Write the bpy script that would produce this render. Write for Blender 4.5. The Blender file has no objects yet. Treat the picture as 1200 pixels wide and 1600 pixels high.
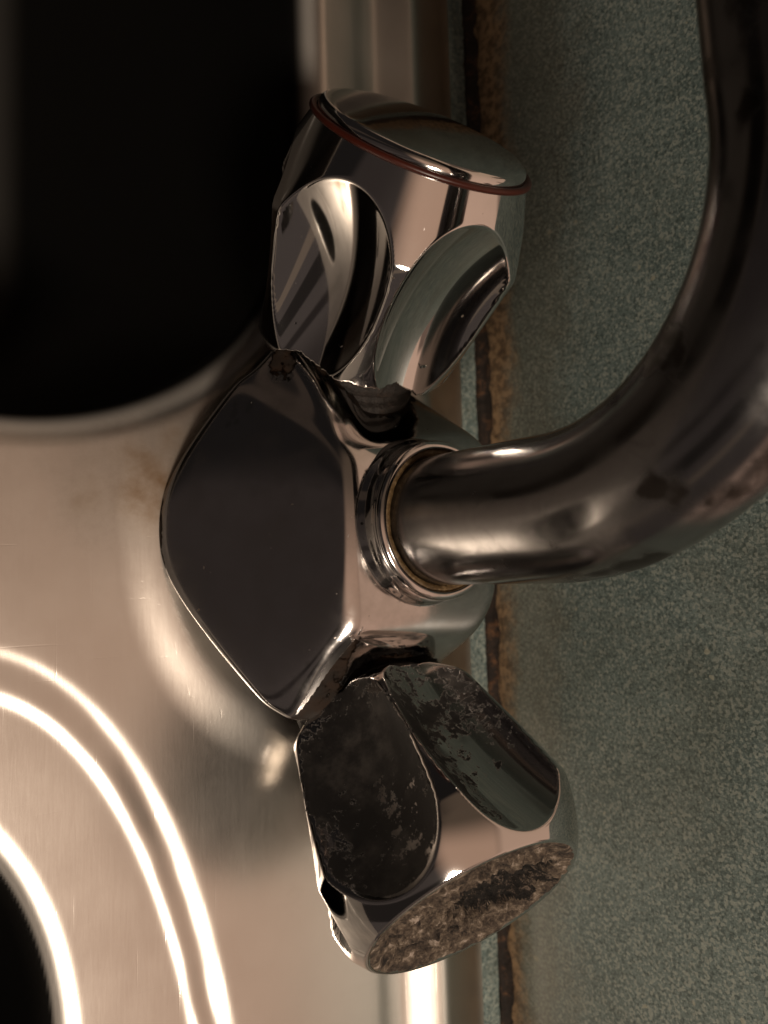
import bpy, bmesh, math, random
import numpy as np
from mathutils import Vector, Matrix

MM = 0.001
S = bpy.context.scene
COL = S.collection
rng = np.random.default_rng(7)

# ------------------------------------------------------------------ camera
cam_d = bpy.data.cameras.new("camera")
cam = bpy.data.objects.new("camera", cam_d)
COL.objects.link(cam)
S.camera = cam
CP = (-112.297, -10.965, 169.313)
CX = (0.79961, -0.02867, 0.59983)
CY = (-0.02252, 0.99673, 0.07766)
CZ = (-0.60009, -0.07561, 0.79635)
cam.matrix_world = Matrix(((CX[0], CY[0], CZ[0], CP[0]*MM), (CX[1], CY[1], CZ[1], CP[1]*MM),
                           (CX[2], CY[2], CZ[2], CP[2]*MM), (0, 0, 0, 1)))
cam_d.sensor_fit = 'VERTICAL'
cam_d.sensor_height = 36.0
cam_d.lens = 36.0*1340/1600
cam_d.clip_start = 0.01
cam_d.clip_end = 20
cam_d.dof.use_dof = True
cam_d.dof.focus_distance = 0.163
cam_d.dof.aperture_fstop = 17.0

# ------------------------------------------------------------------ light: a dim room in the evening, one warm kitchen lamp
S.view_settings.view_transform = 'Standard'
S.view_settings.look = 'None'
S.view_settings.exposure = 0
S.view_settings.gamma = 1
S.view_settings.use_curve_mapping = False

w = bpy.data.worlds.new("World")
S.world = w
w.use_nodes = True


class NT:
    """tiny helper for building node trees"""
    def __init__(self, tree):
        self.t = tree
        self.n = tree.nodes
        self.l = tree.links

    def node(self, typ, **kw):
        nd = self.n.new(typ)
        for k, v in kw.items():
            if k.startswith('_'):
                setattr(nd, k[1:], v)
            else:
                self.set(nd.inputs[k.replace('__', ' ')], v)
        return nd

    def set(self, sock, v):
        if hasattr(v, 'is_output') or isinstance(v, bpy.types.NodeSocket):
            self.l.new(v, sock)
        else:
            if sock.type == 'RGBA' and len(v) == 3:
                v = (*v, 1)
            sock.default_value = v

    def math(self, op, a, b=0.0, c=None, clamp=False):
        nd = self.n.new('ShaderNodeMath')
        nd.operation = op
        nd.use_clamp = clamp
        self.set(nd.inputs[0], a)
        self.set(nd.inputs[1], b)
        if c is not None:
            self.set(nd.inputs[2], c)
        return nd.outputs[0]

    def step(self, v, a, b, lo=0.0, hi=1.0):
        nd = self.n.new('ShaderNodeMapRange')
        nd.interpolation_type = 'SMOOTHSTEP'
        self.set(nd.inputs[0], v)
        self.set(nd.inputs[1], a)
        self.set(nd.inputs[2], b)
        self.set(nd.inputs[3], lo)
        self.set(nd.inputs[4], hi)
        return nd.outputs[0]

    def mix(self, f, a, b):
        nd = self.n.new('ShaderNodeMix')
        nd.data_type = 'RGBA'
        self.set(nd.inputs[0], f)
        self.set(nd.inputs[6], a)
        self.set(nd.inputs[7], b)
        return nd.outputs[2]

    def noise(self, vec, scale, detail=4.0, rough=0.55, dist=0.0):
        nd = self.n.new('ShaderNodeTexNoise')
        self.set(nd.inputs['Vector'], vec)
        nd.inputs['Scale'].default_value = scale
        nd.inputs['Detail'].default_value = detail
        nd.inputs['Roughness'].default_value = rough
        nd.inputs['Distortion'].default_value = dist
        return nd.outputs[0]

    def mapping(self, vec, scale=(1, 1, 1), rot=(0, 0, 0), loc=(0, 0, 0)):
        nd = self.n.new('ShaderNodeMapping')
        self.l.new(vec, nd.inputs[0])
        nd.inputs['Scale'].default_value = scale
        nd.inputs['Rotation'].default_value = rot
        nd.inputs['Location'].default_value = loc
        return nd.outputs[0]

    def bump(self, h, dist, strength=1.0):
        nd = self.n.new('ShaderNodeBump')
        nd.inputs['Strength'].default_value = strength
        nd.inputs['Distance'].default_value = dist
        self.set(nd.inputs['Height'], h)
        return nd.outputs[0]


def build_world():
    N = NT(w.node_tree)
    bg = w.node_tree.nodes['Background']
    tc = N.node('ShaderNodeTexCoord')
    sp = N.node('ShaderNodeSeparateXYZ', Vector=tc.outputs['Generated'])
    x, y, z = sp.outputs
    # far dark room behind the viewer
    c = N.mix(N.step(y, 0.13, 0.21), N.mix(N.step(y, -.05, -.45), (0.032, 0.0245, 0.0215), (0.060, 0.047, 0.041)), (0.011, 0.0092, 0.0085))
    back = N.math('DIVIDE', y, N.math('MAXIMUM', N.math('MULTIPLY', x, -1.0), 0.02))  # unseen dark and lighter bands added here to break up the knob reflections
    for lo, hi, k, col in ((-1.5, -.95, .85, (0.010, 0.008, 0.007)), (-.62, -.47, .8, (0.012, 0.009, 0.008)), (-3.2, -2.2, .7, (0.16, 0.115, 0.082)), (.5, .75, .7, (0.05, 0.035, 0.026))):
        band = N.math('MULTIPLY', N.step(back, lo-.03, lo+.03), N.step(back, hi+.03, hi-.03))
        c = N.mix(N.math('MULTIPLY', N.math('MULTIPLY', band, N.step(x, .02, -.03)), k), c, col)
    # painted wall above the splashback (+x): pinkish beige, brighter towards the lamp side (-y)
    wallf = N.math('MULTIPLY', N.step(x, 0.10, 0.28), N.step(z, -0.1, 0.05))
    c = N.mix(wallf, c, N.mix(N.step(y, 0.75, -0.6), (0.42, 0.285, 0.198), (0.58, 0.375, 0.275)))
    # dark upright bands added on that wall, for streaks in the chrome reflections
    slope = N.math('DIVIDE', y, N.math('MAXIMUM', x, 0.02))
    low = N.step(z, 0.62, 0.56)
    for lo, hi, k in ((0.55, 0.85, .88), (1.5, 2.6, .8), (-0.75, -0.5, .85), (-2.6, -1.5, .75), (-0.1, 0.0, .6)):
        band = N.math('MULTIPLY', N.step(slope, lo-.02, lo+.02), N.step(slope, hi+.02, hi-.02))
        c = N.mix(N.math('MULTIPLY', N.math('MULTIPLY', band, low), N.math('MULTIPLY', wallf, k)), c, (0.022, 0.014, 0.013))
    # ceiling, lit on the lamp side
    ceilf = N.math('MULTIPLY', N.step(z, 0.74, 0.90), N.step(x, 0.30, 0.12))
    c = N.mix(ceilf, c, N.mix(N.step(y, 0.24, -0.16), (0.10, 0.069, 0.048), (0.48, 0.302, 0.212)))
    N.l.new(c, bg.inputs['Color'])
    bg.inputs['Strength'].default_value = 1.0


build_world()


def lamp(name, loc, target, size, power, color):
    ld = bpy.data.lights.new(name, 'AREA')
    ld.shape = 'DISK'
    ld.size = size
    ld.energy = power
    ld.color = color
    o = bpy.data.objects.new(name, ld)
    COL.objects.link(o)
    o.location = loc
    o.rotation_euler = (Vector(target) - Vector(loc)).to_track_quat('-Z', 'Y').to_euler()
    return o


lamp("kitchen_lamp", (-0.27, -0.44, 0.74), (0, 0, 0.02), 0.17, 8.0, (1.0, 0.84, 0.68))


# ------------------------------------------------------------------ mesh helpers (millimetres in, metres out)
def make_obj(name, verts, faces, mat=None, parent=None, smooth=True, attrs=None):
    me = bpy.data.meshes.new(name)
    v = np.asarray(verts, dtype=float)*MM
    if isinstance(faces, np.ndarray):
        n = len(faces)
        k = faces.shape[1]
        me.vertices.add(len(v))
        me.vertices.foreach_set('co', v.ravel().astype(np.float32))
        me.loops.add(n*k)
        me.loops.foreach_set('vertex_index', faces.ravel().astype(np.int32))
        me.polygons.add(n)
        me.polygons.foreach_set('loop_start', (np.arange(n)*k).astype(np.int32))
        me.update(calc_edges=True)
        me.validate()
    else:
        me.from_pydata([tuple(p) for p in v], [], faces)
    if smooth:
        me.polygons.foreach_set('use_smooth', np.ones(len(me.polygons), dtype=bool))
    for an, av in (attrs or {}).items():
        a = me.attributes.new(an, 'FLOAT', 'POINT')
        a.data.foreach_set('value', np.asarray(av, dtype=np.float32))
    me.update()
    o = bpy.data.objects.new(name, me)
    COL.objects.link(o)
    if mat:
        me.materials.append(mat)
    if parent:
        o.parent = parent
    return o


def empty(name, label, cat, loc=(0, 0, 0), group=None):
    o = bpy.data.objects.new(name, None)
    COL.objects.link(o)
    o.location = [c*MM for c in loc]
    o.empty_display_size = 0.02
    o['label'] = label
    o['category'] = cat
    if group:
        o['group'] = group
    return o


def tag(o, label, cat=None, kind=None):
    o['label'] = label
    if cat:
        o['category'] = cat
    if kind:
        o['kind'] = kind
    return o


def grid_faces(nr, nc, wrap):
    """quads of an nr x nc vertex grid; wrap joins the last column to the first"""
    i = np.arange(nr-1)[:, None]
    j = np.arange(nc if wrap else nc-1)[None, :]
    j2 = (j+1) % nc
    return np.stack(np.broadcast_arrays(i*nc+j, i*nc+j2, (i+1)*nc+j2, (i+1)*nc+j), -1).reshape(-1, 4)


def frame(axis, ref=(1, 0, 0)):
    a = np.asarray(axis, float)
    a /= np.linalg.norm(a)
    r = np.asarray(ref, float)
    e1 = r - a*(r@a)
    e1 /= np.linalg.norm(e1)
    e2 = np.cross(a, e1)
    return a, e1, e2


def lathe(profile, origin, axis, n=128, ref=(1, 0, 0), wobble=None):
    """profile: list of (radius, height along axis)"""
    a, e1, e2 = frame(axis, ref)
    t = np.linspace(0, 2*np.pi, n, endpoint=False)
    pr = np.asarray(profile, float)
    R = np.repeat(pr[:, 0][:, None], n, 1)
    H = np.repeat(pr[:, 1][:, None], n, 1)
    if wobble is not None:
        R, H = wobble(R, H, t)
    V = np.asarray(origin, float) + R[..., None]*(np.cos(t)[None, :, None]*e1 + np.sin(t)[None, :, None]*e2) + H[..., None]*a
    return V.reshape(-1, 3), grid_faces(len(pr), n, True)


def rounded(points, r=0.4, k=4):
    """round the corners of an open 2-D profile"""
    p = [np.array(q, float) for q in points]
    out = [p[0]]
    for i in range(1, len(p)-1):
        d0 = p[i-1]-p[i]
        d1 = p[i+1]-p[i]
        l0, l1 = np.linalg.norm(d0), np.linalg.norm(d1)
        rr = min(r, l0*.45, l1*.45)
        a = p[i]+d0/l0*rr
        b = p[i]+d1/l1*rr
        for s in np.linspace(0, 1, k+1):
            out.append((1-s)**2*a+2*s*(1-s)*p[i]+s*s*b)
    out.append(p[-1])
    return out


def vnoise(p, seed=0):
    """smooth value noise at 3-D points, about -1..1"""
    p = np.asarray(p, float)
    i = np.floor(p).astype(np.int64)
    f = p-i
    f = f*f*(3-2*f)
    out = np.zeros(len(p))
    for dx in (0, 1):
        for dy in (0, 1):
            for dz in (0, 1):
                h = (i[:, 0]+dx)*374761393+(i[:, 1]+dy)*668265263+(i[:, 2]+dz)*2147483647+seed*974711
                h = (h ^ (h >> 13))*1274126177
                h = (h ^ (h >> 16)) & 0xffff
                wgt = (f[:, 0] if dx else 1-f[:, 0])*(f[:, 1] if dy else 1-f[:, 1])*(f[:, 2] if dz else 1-f[:, 2])
                out += wgt*(h/32767.5-1)
    return out


def fbm(p, octaves=4, seed=0):
    p = np.asarray(p, float)
    o, amp, tot = 0, 1.0, 0.0
    for k in range(octaves):
        o = o+amp*vnoise(p*2**k, seed+k)
        tot += amp
        amp *= .55
    return o/tot


def sstep(x, a, b):
    t = np.clip((x-a)/(b-a), 0, 1)
    return t*t*(3-2*t)


# ------------------------------------------------------------------ materials
def new_mat(name):
    m = bpy.data.materials.new(name)
    m.use_nodes = True
    N = NT(m.node_tree)
    b = m.node_tree.nodes['Principled BSDF']
    tc = N.node('ShaderNodeTexCoord')
    return m, N, b, tc.outputs['Object']


def attr(N, name):
    nd = N.n.new('ShaderNodeAttribute')
    nd.attribute_name = name
    return nd.outputs['Fac']


def mat_steel():
    m, N, b, P = new_mat("brushed_steel")
    st = attr(N, 'stain')
    streak = N.noise(N.mapping(P, (150, 12, 150), (0, 0, .12)), 9.0, 5, .7, .6)
    cloud = N.noise(P, 45.0, 4, .6)
    fine = N.noise(P, 900.0, 2, .6)
    blot = N.step(N.math('ADD', N.math('MULTIPLY', N.noise(P, 105.0, 5, .6), 0.75), N.math('MULTIPLY', st, 0.62)), .45, 1.15)
    bowl_shade = attr(N, 'dark')
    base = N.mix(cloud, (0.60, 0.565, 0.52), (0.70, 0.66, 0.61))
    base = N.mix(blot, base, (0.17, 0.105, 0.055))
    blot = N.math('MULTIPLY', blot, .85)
    base = N.mix(bowl_shade, base, (0.004, 0.0038, 0.0036))  # the bowls' darkness is shade painted into the steel colour
    N.set(b.inputs['Specular IOR Level'], N.math('SUBTRACT', .5, N.math('MULTIPLY', bowl_shade, .4)))
    N.set(b.inputs['Base Color'], base)
    N.set(b.inputs['Metallic'], N.math('SUBTRACT', N.math('SUBTRACT', 1.0, N.math('MULTIPLY', blot, 0.0)), bowl_shade, clamp=True))
    r = N.math('ADD', 0.235, N.math('MULTIPLY', cloud, 0.09))
    r = N.math('ADD', r, N.math('MULTIPLY', streak, 0.06))
    N.set(b.inputs['Roughness'], N.math('ADD', r, N.math('MULTIPLY', blot, .3)))
    sc1 = N.step(N.noise(N.mapping(P, (420, 9, 420), (0, 0, .5)), 3.0, 2, .5), .68, .72)
    sc2 = N.step(N.noise(N.mapping(P, (9, 460, 460), (0, 0, .3), (1, 2, 3)), 3.0, 2, .5), .69, .73)
    h = N.math('ADD', N.math('MULTIPLY', streak, 1.0), N.math('MULTIPLY', fine, .35))
    h = N.math('SUBTRACT', h, N.math('MULTIPLY', N.math('ADD', sc1, sc2), .5))
    N.set(b.inputs['Normal'], N.bump(h, 0.000022, 0.5))
    return m


def mat_chrome(name, tint=(0.74, 0.72, 0.70), rough=0.045, film=0.0, grime=None, grimecol=(0.05, 0.035, 0.025), spots=0.0):
    """plated brass: mirror chrome, a thin scale film, specks of dirt; `grime` names a vertex attribute"""
    m, N, b, P = new_mat(name)
    cl = N.noise(P, 120.0, 5, .6)
    fine = N.noise(P, 1500.0, 3, .6)
    f = N.math('MULTIPLY', N.step(cl, .35, .75), film)
    base = N.mix(f, tint, (0.40, 0.37, 0.34))
    r = N.math('ADD', rough, N.math('MULTIPLY', f, .22))
    r = N.math('ADD', r, N.math('MULTIPLY', fine, .02))
    met = 1.0
    if spots:
        sp = N.step(N.noise(P, 700.0, 2, .5), .76-spots*.05, .80)
        base = N.mix(sp, base, (0.16, 0.12, 0.09))
        r = N.math('ADD', r, N.math('MULTIPLY', sp, .4))
    if grime:
        g = attr(N, grime)
        n2 = N.noise(P, 420.0, 6, .65)
        k = N.step(N.math('ADD', N.math('MULTIPLY', n2, .9), g), .84, 1.10)
        warm = N.noise(P, 240.0, 3, .5)
        gc = N.mix(N.step(warm, .4, .65), grimecol, (grimecol[0]*1.7, grimecol[1]*1.35, grimecol[2]*1.1))
        base = N.mix(N.step(k, 0.0, .5), base, gc)
        r = N.math('ADD', r, N.math('MULTIPLY', k, .5), clamp=True)
        met = N.math('SUBTRACT', 1.0, N.math('MULTIPLY', N.step(k, .5, 1.0), .85))
        N.set(b.inputs['Normal'], N.bump(N.math('MULTIPLY', k, N.noise(P, 1200.0, 3)), 0.00006, .5))
    if grime == 'grime':
        fl = attr(N, 'fleck')
        base = N.mix(fl, base, (0.5, 0.49, 0.46))
        N.set(b.inputs['Specular IOR Level'], .25)
    N.set(b.inputs['Base Color'], base)
    N.set(b.inputs['Roughness'], r)
    N.set(b.inputs['Metallic'], met)
    return m


def mat_spout():
    """tired plating: brownish, dull, with soft dark worn blotches"""
    m, N, b, P = new_mat("spout_chrome")
    g = attr(N, 'grime')
    n = N.noise(P, 150.0, 5, .62, .4)
    fine = N.noise(P, 700.0, 4, .65)
    k = N.step(N.math('ADD', N.math('MULTIPLY', g, .62), N.math('MULTIPLY', n, .85)),   .46, .88)
    film = N.step(N.noise(P, 80.0, 5, .6), .35, .7)
    base = N.mix(film, (0.30, 0.292, 0.292), (0.23, 0.222, 0.22))
    N.set(b.inputs['Base Color'], N.mix(k, base, (0.05, 0.043, 0.038)))
    b.inputs['Metallic'].default_value = 1.0
    r = N.math('ADD', .12, N.math('MULTIPLY', film, .10))
    r = N.math('ADD', r, N.math('MULTIPLY', fine, .05))
    N.set(b.inputs['Roughness'], N.math('ADD', r, N.math('MULTIPLY', k, .15)))
    return m


def mat_peel():
    """chrome flaking off a dark plastic core"""
    m, N, b, P = new_mat("flaking_chrome")
    g = attr(N, 'peel')
    n1 = N.noise(P, 330.0, 6, .68, .3)
    n2 = N.noise(P, 1000.0, 4, .7)
    v = N.math('ADD', N.math('SUBTRACT', N.math('MULTIPLY', n1, 1.15), .33), N.math('MULTIPLY', n2, .45))
    k = N.step(N.math('ADD', v, g), .93, .955)
    dust = N.step(N.noise(P, 95.0, 5, .7), .45, .75)
    dull = N.step(N.math('ADD', N.math('MULTIPLY', N.noise(P, 200.0, 4, .6), .5), g), .62, 1.05)
    ch = N.mix(dull, (0.66, 0.64, 0.62), (0.10, 0.094, 0.09))
    core = N.mix(dust, (0.006, 0.005, 0.0048), (0.045, 0.040, 0.036))
    N.set(b.inputs['Base Color'], N.mix(k, ch, core))
    N.set(b.inputs['Metallic'], N.math('SUBTRACT', 1.0, k))
    rc = N.math('ADD', .05, N.math('MULTIPLY', dull, .30))
    rk = N.math('ADD', .42, N.math('MULTIPLY', n2, .2))
    nd = N.n.new('ShaderNodeMix')
    N.set(nd.inputs[0], k)
    N.set(nd.inputs[2], rc)
    N.set(nd.inputs[3], rk)
    N.set(b.inputs['Roughness'], nd.outputs[0])
    hh = N.math('ADD', N.math('MULTIPLY', k, -1.0), N.math('MULTIPLY', N.math('MULTIPLY', n2, k), .5))
    N.set(b.inputs['Normal'], N.bump(hh, 0.00005, .6))
    return m


def mat_rough(name, cols, scale, rough=.85, bump=0.0004, wet=0.0):
    m, N, b, P = new_mat(name)
    n = N.noise(P, scale, 6, .68, .4)
    f = N.noise(P, scale*4.3, 4, .65)
    ramp = N.n.new('ShaderNodeValToRGB')
    N.l.new(N.math('ADD', N.math('MULTIPLY', n, .72), N.math('MULTIPLY', f, .28)), ramp.inputs[0])
    el = ramp.color_ramp.elements
    while len(el) < len(cols):
        el.new(.5)
    for i, (p, c) in enumerate(cols):
        el[i].position = p
        el[i].color = (*c, 1)
    N.l.new(ramp.outputs[0], b.inputs['Base Color'])
    b.inputs['Roughness'].default_value = rough
    b.inputs['Specular IOR Level'].default_value = .3+wet
    N.set(b.inputs['Normal'], N.bump(N.math('ADD', n, N.math('MULTIPLY', f, .5)), bump, .9))
    return m


def mat_laminate(name, rust=True):
    """green stone-look laminate: fine light and dark flecks, rust staining along its lower edge"""
    m, N, b, P = new_mat(name)
    big = N.noise(P, 55.0, 4, .6)
    f1 = N.noise(P, 1350.0, 3, .75)
    f2 = N.noise(N.mapping(P, loc=(3, 5, 7)), 1900.0, 2, .6)
    vor = N.node('ShaderNodeTexVoronoi', Vector=P)
    vor.inputs['Scale'].default_value = 1600.0
    vc = N.node('ShaderNodeSeparateColor', Color=vor.outputs['Color']).outputs[0]
    base = N.mix(N.step(big, .3, .7), (0.076, 0.106, 0.102), (0.118, 0.154, 0.146))
    base = N.mix(N.math('MULTIPLY', N.step(f1, .49, .68), .8), base, (0.28, 0.31, 0.275))
    base = N.mix(N.math('MULTIPLY', N.step(f1, .48, .32), .85), base, (0.027, 0.038, 0.034))
    base = N.mix(N.math('MULTIPLY', N.step(vc, .76, .88), .5), base, (0.28, 0.30, 0.26))
    base = N.mix(N.math('MULTIPLY', N.step(vc, .25, .1), .55), base, (0.024, 0.037, 0.034))
    bn = N.noise(N.mapping(P, (1, 1, .6), loc=(.31, .02, .17)), 17.0, 5, .62, .5)
    base = N.mix(N.math('MULTIPLY', N.step(bn, .47, .66), .26), base, (0.062, 0.056, 0.036))
    base = N.mix(N.math('MULTIPLY', N.step(N.noise(P, 150.0, 5, .7), .55, .74), .35), base, (0.06, 0.075, 0.062))
    fleck = N.step(N.noise(P, 330.0, 1, .4), .765, .79)
    base = N.mix(N.math('MULTIPLY', fleck, .6), base, (0.30, 0.29, 0.22))
    rgh = N.math('ADD', .36, N.math('MULTIPLY', f2, .2))
    if rust:
        z = N.node('ShaderNodeSeparateXYZ', Vector=P)
        n = N.noise(N.mapping(P, (1, .45, 1)), 170.0, 6, .7)
        n3 = N.noise(P, 34.0, 3, .6)
        hgt = N.math('ADD', N.math('MULTIPLY', n, .011), N.math('MULTIPLY', n3, .013))   # metres of stain
        hgt = N.math('ADD', hgt, N.math('MULTIPLY', N.step(z.outputs[1], -.05, .10), .0062))
        hgt = N.math('SUBTRACT', hgt, .0028)
        k = N.step(N.math('SUBTRACT', z.outputs[2], hgt), -.0025, -.0115)
        rc = N.mix(N.step(N.noise(P, 380.0, 5, .7), .38, .62), (0.06, 0.027, 0.011), (0.34, 0.21, 0.11))
        base = N.mix(N.math('MULTIPLY', k, .92), base, rc)
        ku = N.math('MULTIPLY', N.step(N.math('SUBTRACT', z.outputs[2], N.math('MULTIPLY', hgt, 2.4)), .004, -.012), .35)
        base = N.mix(ku, base, (0.085, 0.062, 0.032))
        rgh = N.math('ADD', rgh, N.math('MULTIPLY', k, .4))
    N.set(b.inputs['Base Color'], base)
    N.set(b.inputs['Roughness'], rgh)
    b.inputs['Specular IOR Level'].default_value = .35
    N.set(b.inputs['Normal'], N.bump(N.math('ADD', f2, f1), 0.00006, .6))
    return m


def mat_plain(name, col, rough, spec=.4, var=.3, scale=400.0):
    m, N, b, P = new_mat(name)
    n = N.noise(P, scale, 4, .6)
    N.set(b.inputs['Base Color'], N.mix(n, tuple(c*(1-var) for c in col), tuple(c*(1+var) for c in col)))
    N.set(b.inputs['Roughness'], N.math('ADD', rough-.08, N.math('MULTIPLY', n, .16)))
    b.inputs['Specular IOR Level'].default_value = spec
    return m


STEEL = mat_steel()
CHROME = mat_chrome("knob_chrome", film=.12, spots=.3, grime='grime')
BODYCH = mat_chrome("body_chrome", tint=(0.66, 0.64, 0.63), rough=.06, film=.5, grime='grime', grimecol=(0.010, 0.007, 0.005), spots=.6)
SPOUTCH = mat_spout()
CAPCH = mat_chrome("cap_chrome", film=.2)
PEEL = mat_peel()
LAMINATE = mat_laminate("green_laminate")
LAMTOP = mat_laminate("green_laminate_worktop", rust=False)
RED = mat_plain("red_plastic", (0.034, 0.006, 0.003), .35)
GASKET = mat_rough("black_grime", [(.3, (.006, .005, .004)), (.55, (.016, .012, .010)), (.75, (.05, .032, .022))], 420.0, .6, .0006)
CRUST = mat_rough("limescale_crust", [(.38, (.008, .006, .005)), (.48, (.042, .030, .022)), (.56, (.105, .080, .058)), (.64, (.27, .22, .185))], 300.0, .9, .0009)
PIT = mat_rough("dark_crust", [(.42, (.003, .0025, .002)), (.54, (.012, .009, .007)), (.63, (.12, .09, .07))], 480.0, .85, .0012)
SEAL = mat_rough("rusty_sealant", [(.34, (.004, .003, .002)), (.54, (.014, .008, .005)), (.7, (.12, .055, .022))], 230.0, .8, .0008)
BROWN = mat_rough("brown_scale", [(.3, (.02, .012, .006)), (.5, (.075, .045, .018)), (.72, (.22, .16, .09))], 500.0, .5, .0003)


# ------------------------------------------------------------------ kitchen sink: one pressed steel sheet with two bowls
B1C, B1R = (-172.0, 191.0), 70.0        # big bowl: rounded rectangle, corner near the tap


def sd_round_rect(x, y, cx, cy, hx, hy, r):
    qx = np.abs(x-cx)-(hx-r)
    qy = np.abs(y-cy)-(hy-r)
    return np.hypot(np.maximum(qx, 0), np.maximum(qy, 0))+np.minimum(np.maximum(qx, qy), 0)-r


def sd_oval(x, y, a, b, c=(-110.0, -100.0)):
    dx, dy = (x-c[0])/a, (y-c[1])/b
    k0 = np.hypot(dx, dy)
    k1 = np.hypot(dx/a, dy/b)
    return k0*(k0-1)/np.maximum(k1, 1e-6)


def d_big(x, y):
    return sd_round_rect(x, y, -172.0, 170.5, 170.0, 150.0, 70.0)


def rim_drop(s, r, depth, slope, floor_r):
    """height of a bowl edge at signed distance s (negative inside)"""
    z = np.zeros_like(s)
    q = np.clip(-s, 0, None)
    th = math.atan(slope)
    qe = r*math.sin(th)
    arc = -(r-np.sqrt(np.maximum(r*r-np.minimum(q, qe)**2, 0)))
    ze = -(r-r*math.cos(th))
    z = np.where(q < qe, arc, ze-(q-qe)*slope)
    # soft floor
    k = floor_r
    h = np.clip(.5+.5*(z+depth)/k, 0, 1)
    return -depth*(1-h)+z*h+k*h*(1-h)


def ramp(x, a, b, r=1.0):
    """0 below a, 1 above b, straight between with rounded ends"""
    def sp(t):
        return .5*(t+np.sqrt(t*t+r*r))
    return np.clip((sp(x-a)-sp(x-b))/(b-a), 0, 1)


def sink_z(x, y):
    z = np.zeros_like(x)
    # raised rim towards the wall
    z += 4.2*ramp(x, 18.2, 28.2, 1.8)-.4*ramp(x, 11, 14.0)
    z -= 5.4*ramp(x, 29.4, 44.0, 1.6)
    # gently domed seat for the tap
    z += 1.8*sstep(np.hypot((x+2)/46.0, (y+1)/50.0), 1.09, .83)-1.8
    # pressed steps round the small bowl
    s1 = sd_oval(x, y, 58.4, 132.8, (-82.0, -155.0))
    s2 = sd_oval(x, y, 51.6, 125.6, (-82.0, -155.0))
    wd = np.clip(1.9+(-25-y)*.034, 1.7, 4.2)
    pn = np.stack([x/16, y/16, np.zeros_like(x)], -1).reshape(-1, 3)
    un = fbm(pn, 2, 19).reshape(x.shape)
    s1 = s1+.15*un
    s2 = s2+.15*un
    z -= .29*wd*(1+.30*un)*ramp(-s1, -1.6, -1.6+wd, .7)
    z += .26*ramp(-s1, -1.2+wd, 5.2, .8)
    z -= .70*(1-.3*un)*ramp(-s2, -.9, 1.2, .6)
    # tiny waviness of the thin sheet
    p = np.stack([x/34, y/34, np.zeros_like(x)], -1)
    z += .10*fbm(p.reshape(-1, 3), 2, 3).reshape(x.shape)
    # bowls
    z += rim_drop(d_big(x, y)-5.0, 9.0, 150.0, 3.3, 26.0)
    z += rim_drop(sd_oval(x, y, 52.0, 64.0)-1.0, 8.0, 110.0, 7.0, 14.0)
    return z


def build_sink():
    def axis_pts(lo, hi, a, b, fine, coarse):
        return np.concatenate([np.arange(lo, a, coarse), np.arange(a, b, fine), np.arange(b, hi+.001, coarse)])
    xs = axis_pts(-345, 45.5, -95, 45.6, .5, 2.5)
    ys = axis_pts(-330, 325, -125, 160, .55, 2.5)
    X, Y = np.meshgrid(xs, ys, indexing='ij')
    Z = sink_z(X, Y)
    V = np.stack([X, Y, Z], -1).reshape(-1, 3)
    F = grid_faces(len(xs), len(ys), False)
    root = empty('kitchen_sink', 'worn brushed stainless steel sink with two bowls in painted shade around the tap', 'sink')
    bx = np.hypot((V[:, 0]+6)/37.5, V[:, 1]/19.0)
    ang = sstep(V[:, 1], -14, 12)*sstep(V[:, 0], 30, -10)
    stain = sstep(bx, 2.1, .98)*(.16+.78*ang)
    stain = np.maximum(stain, .34*sstep(V[:, 0], 40, 44.5))
    dark = np.maximum(sstep(d_big(V[:, 0], V[:, 1]), 3.2, -2.6), sstep(sd_oval(V[:, 0], V[:, 1], 52, 64), -3.0, -4.6))  # painted shade: fades in over the rims, near black inside both bowls
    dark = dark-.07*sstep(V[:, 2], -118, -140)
    c = V[F].mean(1)
    big = d_big(c[:, 0], c[:, 1]) < -4.5
    small = sd_oval(c[:, 0], c[:, 1], 52, 64) < -4.0
    for nm, mask, lab in (('drainboard', ~(big | small), None), ('bowl', big, 'large steel sink bowl with painted shade'), ('bowl', small, 'small oval steel sink bowl with painted shade')):
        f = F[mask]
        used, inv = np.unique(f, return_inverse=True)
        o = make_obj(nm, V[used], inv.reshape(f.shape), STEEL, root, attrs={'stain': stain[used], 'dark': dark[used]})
        if lab:
            o['label'] = lab
    # folded lip that drops onto the worktop
    n = len(ys)
    lip = []
    for dz, dx in ((0, 45.5), (-.5, 45.9), (-2.2, 46.0)):
        lip.append(np.stack([np.full(n, dx), ys, Z[-1]+dz-.003], -1))
    lv = np.concatenate(lip)
    make_obj('rim_lip', lv, grid_faces(3, n, False), STEEL, root, attrs={'stain': np.full(len(lv), .3), 'dark': np.zeros(len(lv))})


build_sink()


# ------------------------------------------------------------------ worktop strip, splashback, sealant
def box(name, lo, hi, mat, bevel=.6):
    bm = bmesh.new()
    bmesh.ops.create_cube(bm, size=1)
    for v in bm.verts:
        v.co = Vector([(lo[i]+hi[i])/2+v.co[i]*(hi[i]-lo[i]) for i in range(3)])*MM
    bmesh.ops.bevel(bm, geom=bm.edges[:], offset=bevel*MM, segments=3, affect='EDGES', profile=.6)
    me = bpy.data.meshes.new(name)
    bm.to_mesh(me)
    bm.free()
    me.polygons.foreach_set('use_smooth', np.ones(len(me.polygons), dtype=bool))
    me.materials.append(mat)
    o = bpy.data.objects.new(name, me)
    COL.objects.link(o)
    return o


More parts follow.
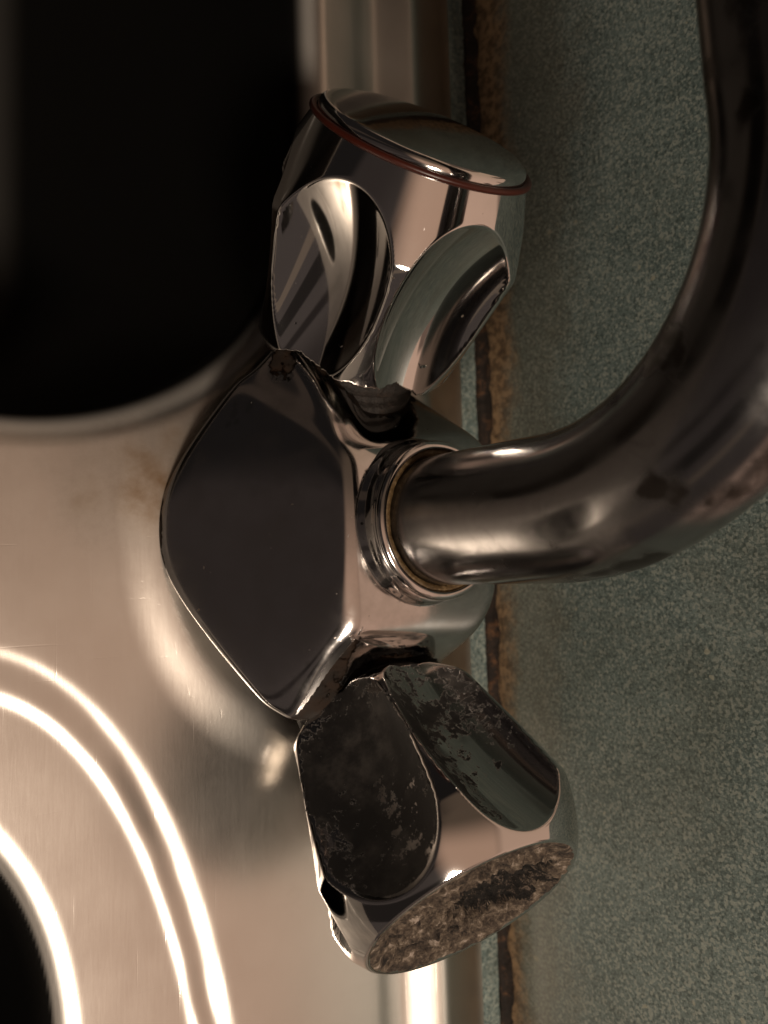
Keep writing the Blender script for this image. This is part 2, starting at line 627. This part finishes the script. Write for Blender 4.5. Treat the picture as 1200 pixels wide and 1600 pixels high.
tag(box('worktop', (45.0, -335, -32), (53.2, 330, -4.6), LAMTOP, .5),
    'narrow strip of green speckled worktop between steel sink and rusty joint', 'worktop')
tag(box('splashback', (54.8, -335, -30), (74, 330, 96), LAMINATE, .8),
    'upright green speckled splashback panel stained rusty along its bottom edge', 'splashback')


def build_seal():
    ys = np.arange(-330, 328, .6)
    prof = np.array([(52.4, -4.8), (52.5, -4.1), (52.95, -3.6), (53.6, -3.7), (54.2, -3.2), (54.7, -2.2), (55.0, -1.0)])
    V = []
    for i, (px, pz) in enumerate(prof):
        q = np.stack([np.full_like(ys, i*.9), ys*.22, np.zeros_like(ys)], -1)
        nz = fbm(q, 4, 11)*.9
        nx = fbm(q+9, 4, 12)*.5
        lift = (1.2*fbm(np.stack([ys*.05, ys*0, ys*0], -1), 3, 5)+.3)*(i/6)
        V.append(np.stack([px+nx*(0 if i in (6,) else 1), ys, pz+nz+lift], -1))
    V = np.concatenate(V)
    tag(make_obj('sealant_bead', V, grid_faces(len(prof), len(ys), False), SEAL),
        'crumbling rusty brown sealant running along the joint under the splashback', 'sealant')


build_seal()

# ------------------------------------------------------------------ mixer tap
tap = empty('mixer_tap', 'worn chrome two knob kitchen mixer tap with swivel spout', 'tap')

AX = {1: np.array([-.098, .708, .700]), -1: np.array([-.036, -.711, .702])}
CAPC = {1: np.array([-9.5, 71.5, 48.4]), -1: np.array([-3.1, -72.1, 48.4])}
for k in AX:
    AX[k] = AX[k]/np.linalg.norm(AX[k])
SEAT = np.array([1.2, .2, 0.0])


def smax(ds, k):
    d = np.stack(ds, 0)
    m = d.max(0)
    return m+k*np.log(np.exp((d-m)/k).sum(0))


def smin(a, b, k):
    return -smax([-a, -b], k)


NF = np.array([-.785, 0, .62])


def body_sd(p):
    x, y, z = p[:, 0], p[:, 1], p[:, 2]
    face = p@NF-33.3+.0010*(y+2)**2
    back = x*.93+z*.37-33.0
    bottom = -z-1.5
    low = [np.sqrt(y*y+196)*.584-z*.811-9.0]
    endcap = smax([np.abs(y)-45.5, np.abs(y)*.6+x*.8-28.0], .5)
    sh = [p@AX[1]-33.8, p@AX[-1]-38.6]
    top = z-32.2
    main = smax([face, back, bottom, top, endcap]+low+sh, 1.2)
    # raised blade: the front plate whose upper edge is one long arc
    R = 72.0
    arc = np.hypot(y+.5, z-(31.6-R))-R
    flank = [x*.62+np.abs(y)*.32+z*.72-19.8]
    blade = smax([face, bottom, arc, endcap]+low+flank, 1.0)
    return smin(main, blade, 1.2)


SMEARS = [[(-26.0, 17.0), (-16.5, 18.6), (-13.3, 20.3), (-9.3, 23.5), (-6.9, 26.7), (-4.5, 29.6)],
          [(10.8, 9.5), (10.0, 15.0), (9.1, 19.6), (6.9, 28.0)], [(-12.0, 23.0), (-10.0, 25.0)]]


def build_body():
    n = 190
    u = np.tan(np.linspace(-math.pi/4, math.pi/4, n))
    A, B = np.meshgrid(u, u, indexing='ij')
    one = np.ones_like(A)
    D, F, off = [], [], 0
    for s in (1, -1):
        for perm in ((one*s, A, B*s), (B*s, one*s, A), (A, B*s, one*s)):
            D.append(np.stack(perm, -1).reshape(-1, 3))
            F.append(grid_faces(n, n, False)+off)
            off += n*n
    D = np.concatenate(D)
    F = np.concatenate(F)
    D /= np.linalg.norm(D, axis=1)[:, None]
    _, idx, inv = np.unique(np.round(D, 6), axis=0, return_index=True, return_inverse=True)
    D = D[idx]
    F = inv.reshape(-1)[F]
    c = np.array([-12.0, 0, 15.0])
    lo = np.zeros(len(D))
    hi = np.full(len(D), 75.0)
    for _ in range(44):
        mid = (lo+hi)/2
        ins = body_sd(c+D*mid[:, None]) < 0
        lo = np.where(ins, mid, lo)
        hi = np.where(ins, hi, mid)
    V = c+D*lo[:, None]
    # orient outwards
    a, b_, cc = V[F[:, 0]], V[F[:, 1]], V[F[:, 2]]
    nrm = np.cross(b_-a, cc-a)
    flip = (nrm*(a-c)).sum(1) < 0
    F[flip] = F[flip][:, ::-1]
    # dirt: round the spout collar, round both necks, along the foot, a rusty patch under the upper knob
    g = np.zeros(len(V))
    rc = np.hypot(V[:, 0]-SEAT[0], V[:, 1]-SEAT[1])
    g = np.maximum(g, .42*sstep(rc, 19.5, 17.0)*(V[:, 2] > 25))
    for s in (1, -1):
        q = V-CAPC[s]
        al = q@AX[s]
        pr = np.linalg.norm(q-al[:, None]*AX[s], axis=1)
        g = np.maximum(g, .62*sstep(pr, 20.5, 16.0)*(al > -62))
    g = np.maximum(g, .6*sstep(V[:, 2], 1.6, .2))
    rust = np.linalg.norm((V-np.array([-25.0, 33.5, 20.5]))*np.array([1, .8, 1]), axis=1)
    g = np.maximum(g, .66*sstep(rust, 7.0, 1.0))
    g = np.maximum(g, .66*(V@NF < 31.2)*(V[:, 1] < -14)*sstep(V[:, 0], -11, -17)*sstep(V[:, 2], 12, 18))
    fl = np.zeros(len(V))
    for (fy, fz, ry, rz) in ((23.2, 13.2, .8, .42), (21.4, 13.7, .5, .36), (21.0, 12.3, .5, .36), (24.4, 15.8, 1.0, .42), (25.1, 13.3, .5, .36), (-27.5, 24.6, .4, .3)):
        fl = np.maximum(fl, (V@NF > 30.5)*sstep(np.hypot((V[:, 1]-fy)/ry, (V[:, 2]-fz-.25*(V[:, 1]-fy))/rz), 1.9, .9))
    fl *= .8
    onface = V@NF > 31.0
    for pts in SMEARS:
        pts = np.array(pts)
        dmin = np.full(len(V), 99.0)
        for p0, p1 in zip(pts[:-1], pts[1:]):
            q = V[:, 1:]-p0
            e = p1-p0
            t_ = np.clip((q@e)/(e@e), 0, 1)
            dmin = np.minimum(dmin, np.linalg.norm(q-t_[:, None]*e, axis=1))
        fl = np.maximum(fl, onface*.13*sstep(dmin, 1.0, .1)*(.35+.65*sstep(fbm(V/1.6, 3, 77), -.25, .3)))
    o = make_obj('body', V, F, BODYCH, tap, attrs={'grime': g, 'fleck': fl})
    return o


body = build_body()

# ---- swivel spout collar and spout
def ring(name, prof, mat, parent, origin=SEAT, axis=(0, 0, 1), n=128, r=.3, wob=None, att=None):
    V, F = lathe(rounded(prof, r), origin, axis, n, wobble=wob)
    at = {k: np.full(len(V), v) for k, v in (att or {}).items()}
    return make_obj(name, V, F, mat, parent, attrs=at)


collar = ring('collar', [(17.7, 30.8), (17.4, 32.6), (16.4, 34.0), (15.9, 35.6), (15.9, 37.0), (15.0, 37.4), (13.6, 37.4)],
              BODYCH, tap, r=1.2, att={'grime': .36})
ring('collar_lip', [(14.6, 36.6), (16.1, 37.0), (16.3, 37.7), (16.0, 38.5), (15.2, 38.9), (14.5, 38.7), (14.2, 36.4)], BODYCH, collar, att={'grime': .12})
scale_v, scale_f = lathe([(14.6, 36.6), (14.5, 37.9), (14.0, 38.2), (13.2, 38.0), (12.6, 36.5)], SEAT, (0, 0, 1), 160,
                         wobble=lambda R, H, t: (R, H+.35*fbm(np.stack([np.cos(t)*6+H.mean(), np.sin(t)*6, t*0], -1), 3, 4)[None, :]))
make_obj('scale_ring', scale_v, scale_f, BROWN, collar)


def build_spout():
    r, R, zb = 13.1, 50.0, 68.5
    ang = math.radians(4)
    d = np.array([-math.sin(ang), math.cos(ang), 0.0])
    up = np.array([0, 0, 1.0])
    base = SEAT.copy()
    pts, tan = [], []
    for z in np.linspace(36.0, zb, 30):
        pts.append(base+up*z)
        tan.append(up)
    for a in np.linspace(0, math.pi*.5, 70)[1:]:
        pts.append(base+up*(zb+R*math.sin(a))+d*(R-R*math.cos(a)))
        tan.append(up*math.cos(a)+d*math.sin(a))
    q = pts[-1]
    for s in np.linspace(0, 70, 40)[1:]:
        pts.append(q+d*s)
        tan.append(d)
    q = pts[-1]
    for a in np.linspace(0, math.pi*.42, 40)[1:]:
        pts.append(q+d*28*math.sin(a)-up*28*(1-math.cos(a)))
        tan.append(d*math.cos(a)-up*math.sin(a))
    side = np.cross(d, up)
    n = 112
    t = np.linspace(0, 2*np.pi, n, endpoint=False)
    V = []
    g = []
    for p, tg in zip(pts, tan):
        b = np.cross(side, tg)
        V.append(p+r*(np.cos(t)[:, None]*side+np.sin(t)[:, None]*b))
    V = np.concatenate(V)
    F = grid_faces(len(pts), n, True)
    # dark worn blotches on the bend
    nv = fbm(V/np.array([9., 9., 9.]), 3, 21)
    z = V[:, 2]
    bend = sstep(z, 62, 84)
    g = .05+.9*bend*sstep(nv, -.05, .40)*(.45+.55*sstep(fbm(V/3.0, 3, 5), -.4, .3))+.5*sstep(z, 41, 37.5)
    o = make_obj('spout', V, F, SPOUTCH, tap, attrs={'grime': g})
    # open outlet end
    tg = tan[-1]
    ov, of = lathe([(13.1, 0), (13.3, .6), (13.3, 6), (12.0, 6.3), (11.2, 5.5), (11.0, -4)], pts[-1], tg, 64)
    make_obj('outlet_ring', ov, of, SPOUTCH, o, attrs={'grime': np.full(len(ov), .2)})


build_spout()

# ---- knobs
KLEN = {1: 47.5, -1: 45.5}           # cap rim to bottom of skirt
KOFF = {1: 0.0, -1: 4.5}


def knob_profile(s):
    xs = np.array([0, 8.0, 15.5, 30.0, 44.0, 46.0, 49.0, 52.0])
    rs = np.array([21.7, 24.7, 27.5, 24.7, 21.6, 20.2, 17.0, 13.4])
    # smooth interpolation
    base = np.interp(s, xs, rs)
    acc = 0
    for dlt in np.linspace(-1.1, 1.1, 9):
        acc = acc+np.interp(s+dlt, xs, rs)
    return np.where(s < 1.2, base, acc/9)


SCOOP = {1: np.polyfit([5.5, 15, 30, 44.5], [23.7, 19.2, 17.3, 20.6], 3),
         -1: np.polyfit([5.5, 16, 30, 47], [23.6, 19.2, 16.8, 16.2], 2)}


def build_knob(sgn, phase, mat, ragged, name_label):
    a = AX[sgn]
    C = CAPC[sgn]
    ax, e1, e2 = frame(-a, (1, 0, 0))           # runs from the cap down to the neck
    KL = KLEN[sgn]
    nphi, ns = 540, 260
    phi = np.linspace(0, 2*np.pi, nphi, endpoint=False)
    tt = np.linspace(0, 1, ns)
    jag = np.zeros(nphi)
    ring_p = np.stack([np.cos(phi)*7, np.sin(phi)*7, np.zeros(nphi)], -1)
    if ragged:
        chip = fbm(ring_p*1.4, 4, 31)
        front = sstep(np.cos(phi-math.radians(100)), .12, .62)
        jag = -front*(3.4+1.2*fbm(ring_p*.45, 2, 8)+.35*fbm(ring_p*2.2, 3, 13))-.9*front*np.round((chip+.25)*4)/4*(chip > -.15)
    else:
        jag = .5*fbm(ring_p, 3, 33)
    send = KL-1.5+jag
    Sg = tt[:, None]*send[None, :]
    Ph = np.repeat(phi[None, :], ns, 0)
    Sg0 = Sg
    Sg = Sg+KOFF[sgn]
    r0 = knob_profile(Sg)*(1.0 if ragged else 1.02)
    if not ragged:
        r0 = r0-1.9*np.clip(1-Sg0/8.0, 0, 1)**2
    g = np.full_like(r0, 1e9)
    near = np.zeros_like(r0)
    for k in range(6):
        ck = phase+k*math.pi/3
        dl = (Ph-ck+math.pi) % (2*math.pi)-math.pi
        floor = np.polyval(SCOOP[sgn], Sg)                # the scoop deepens towards the neck
        rho = 16.5
        dd = floor+rho
        sn = dd*np.sin(dl)
        ok = (np.abs(sn) < rho*.999) & (np.abs(dl) < 1.2)
        gk = np.where(ok, dd*np.cos(dl)-np.sqrt(np.maximum(rho*rho-sn*sn, 0)), 1e9)
        g = np.minimum(g, gk)
    kk = .15
    g2 = np.minimum(g, 60)
    m = np.minimum(r0, g2)
    rr = m-kk*np.log(np.exp(-(r0-m)/kk)+np.exp(-(g2-m)/kk))
    near = sstep(r0-rr, .15, 1.2)
    # inner skirt
    Sg = Sg0
    rows_r = [rr]
    rows_s = [Sg]
    for ir, isx in ((-.25, .25), (-.9, .2), (-1.4, -.6), (-1.8, -6.0)):
        rows_r.append(rr[-1:]+ir)
        rows_s.append(send[None, :]+isx)
    top_r = [rr[:1]-2.6, rr[:1]-1.9, rr[:1]-.5] if not ragged else [rr[:1]-1.2, rr[:1]-.4]
    top_s = [np.full((1, nphi), 3.2), np.full((1, nphi), .3), np.full((1, nphi), -.25)] if not ragged else \
            [np.full((1, nphi), .1), np.full((1, nphi), -.15)]
    Rr = np.concatenate(top_r+rows_r)
    Ss = np.concatenate(top_s+rows_s)
    nrow = len(Rr)
    PH = np.repeat(phi[None, :], nrow, 0)
    V = C+Rr[..., None]*(np.cos(PH)[..., None]*e1+np.sin(PH)[..., None]*e2)+Ss[..., None]*ax
    V = V.reshape(-1, 3)
    F = grid_faces(nrow, nphi, True)
    npad0, npad1 = len(top_r), 4
    scoop = np.concatenate([np.zeros((npad0, nphi)), near, np.repeat(near[-1:], npad1, 0)]).ravel()
    sfl = Ss.ravel()
    at = {}
    if ragged:
        at['grime'] = .62*sstep(sfl, KL-8, KL-2)-.1+.14*scoop*sstep(fbm(V/6, 3, 3), .1, .6)
    else:
        clump = fbm(V/8.5, 3, 17)
        lowhalf = sstep(sfl, 16, 30)
        facing_x = (np.cos(PH).ravel()*e1[0]+np.sin(PH).ravel()*e2[0])
        left = sstep(facing_x, .25, -.55)
        neck = sstep(sfl, 30, 41)
        pl = .24+.12*lowhalf+.05*neck+.22*clump
        pl += scoop*(left*.36*(1-.80*neck)+(1-left)*.13*sstep(sfl, 14, 22)*(1-.6*neck))
        pl -= .50*sstep(sfl, 11, 6)*(1-scoop)+.16*(1-scoop)*sstep(sfl, 27, 17)
        at['peel'] = pl
    o = make_obj('knob', V, F, mat, tap, attrs=at)
    o['label'] = name_label
    return o, (ax, e1, e2)


knob_top, fr_top = build_knob(1, math.radians(87), CHROME, True, 'chrome knob with intact mirror cap and red ring')
knob_low, fr_low = build_knob(-1, math.radians(90), PEEL, False, 'knob with flaking chrome and missing cap')

# cap and red ring of the upper knob
a = AX[1]
th = np.linspace(0, 2*np.pi, 20)
V, F = lathe([(21.75+.75*math.cos(q), .35+.6*math.sin(q)) for q in th], CAPC[1], a, 160)
make_obj('trim_ring', V, F, RED, knob_top)
prof = [(20.9, .2), (21.0, 1.0), (20.75, 2.0), (20.2, 2.45), (19.6, 2.65)]
for q in np.linspace(1, 0, 22)[1:]:
    prof.append((19.6*q, 2.65+1.3*(1-q*q)))
V, F = lathe(prof, CAPC[1], a, 160)
make_obj('cap', V, F, CAPCH, knob_top)


# crusted open end of the lower knob
def build_crust():
    a_, e1, e2 = frame(AX[-1], (1, 0, 0))
    nr, nph = 90, 300
    rad = np.linspace(0, 21.55, nr)
    ph = np.linspace(0, 2*np.pi, nph, endpoint=False)
    Rr, Pp = np.meshgrid(rad, ph, indexing='ij')
    u, v = Rr*np.cos(Pp), Rr*np.sin(Pp)
    q = np.stack([u/3.2, v/3.2, u*0], -1).reshape(-1, 3)
    h = 1.9*fbm(q*1.9, 5, 41).reshape(u.shape)+.5*np.abs(fbm(q*3, 3, 42)).reshape(u.shape)
    h *= 1-.75*sstep(Rr, 15, 20)
    h += -1.5+1.55*sstep(Rr, 16.5, 20.6)-1.6*sstep(Rr, 21.0, 21.55)
    edge = fbm(np.stack([u/2.5, v/2.5, u*0], -1).reshape(-1, 3), 3, 43).reshape(u.shape)
    pit = sstep(np.hypot((u-7.5)/11.8, (v-.5)/10.5)+.35*edge, 1.06, .72)
    h -= 3.6*pit*sstep(Rr, 18.6, 15.5)
    V = CAPC[-1]+u[..., None]*e1+v[..., None]*e2+h[..., None]*a_
    V = V.reshape(-1, 3)
    F = grid_faces(nr, nph, True)
    pf = pit.ravel()[F].mean(1) > .5
    for nm, mask, mt, lab in (('crust', ~pf, CRUST, 'tan limescale crust'), ('crust', pf, PIT, 'dark hollow in the crust')):
        f = F[mask]
        used, inv = np.unique(f, return_inverse=True)
        o = make_obj(nm, V[used], inv.reshape(f.shape), mt, knob_low)
        o['label'] = lab


build_crust()

# grimy necks under the knobs
for s, fr, kn in ((1, fr_top, knob_top), (-1, fr_low, knob_low)):
    KL = KLEN[s]
    prof = [(13.2, KL-8), (13.4, KL-4.5), (15.0, KL-3), (15.9, KL-1.2), (15.4, KL+.2), (14.2, KL+.8), (14.6, KL+2.0), (16.0, KL+2.8), (16.0, KL+11)]

    def wob(R, H, t, s=s):
        n = R.shape[0]
        p = np.stack([np.repeat(np.cos(t)[None]*9, n, 0), np.repeat(np.sin(t)[None]*9, n, 0), H*.9], -1).reshape(-1, 3)
        return R+.30*fbm(p, 4, 50+s).reshape(R.shape), H+.15*fbm(p+5, 3, 60).reshape(R.shape)
    V, F = lathe(rounded(prof, .4), CAPC[s], fr[0], 220, wobble=wob)
    make_obj('neck', V, F, GASKET, kn)
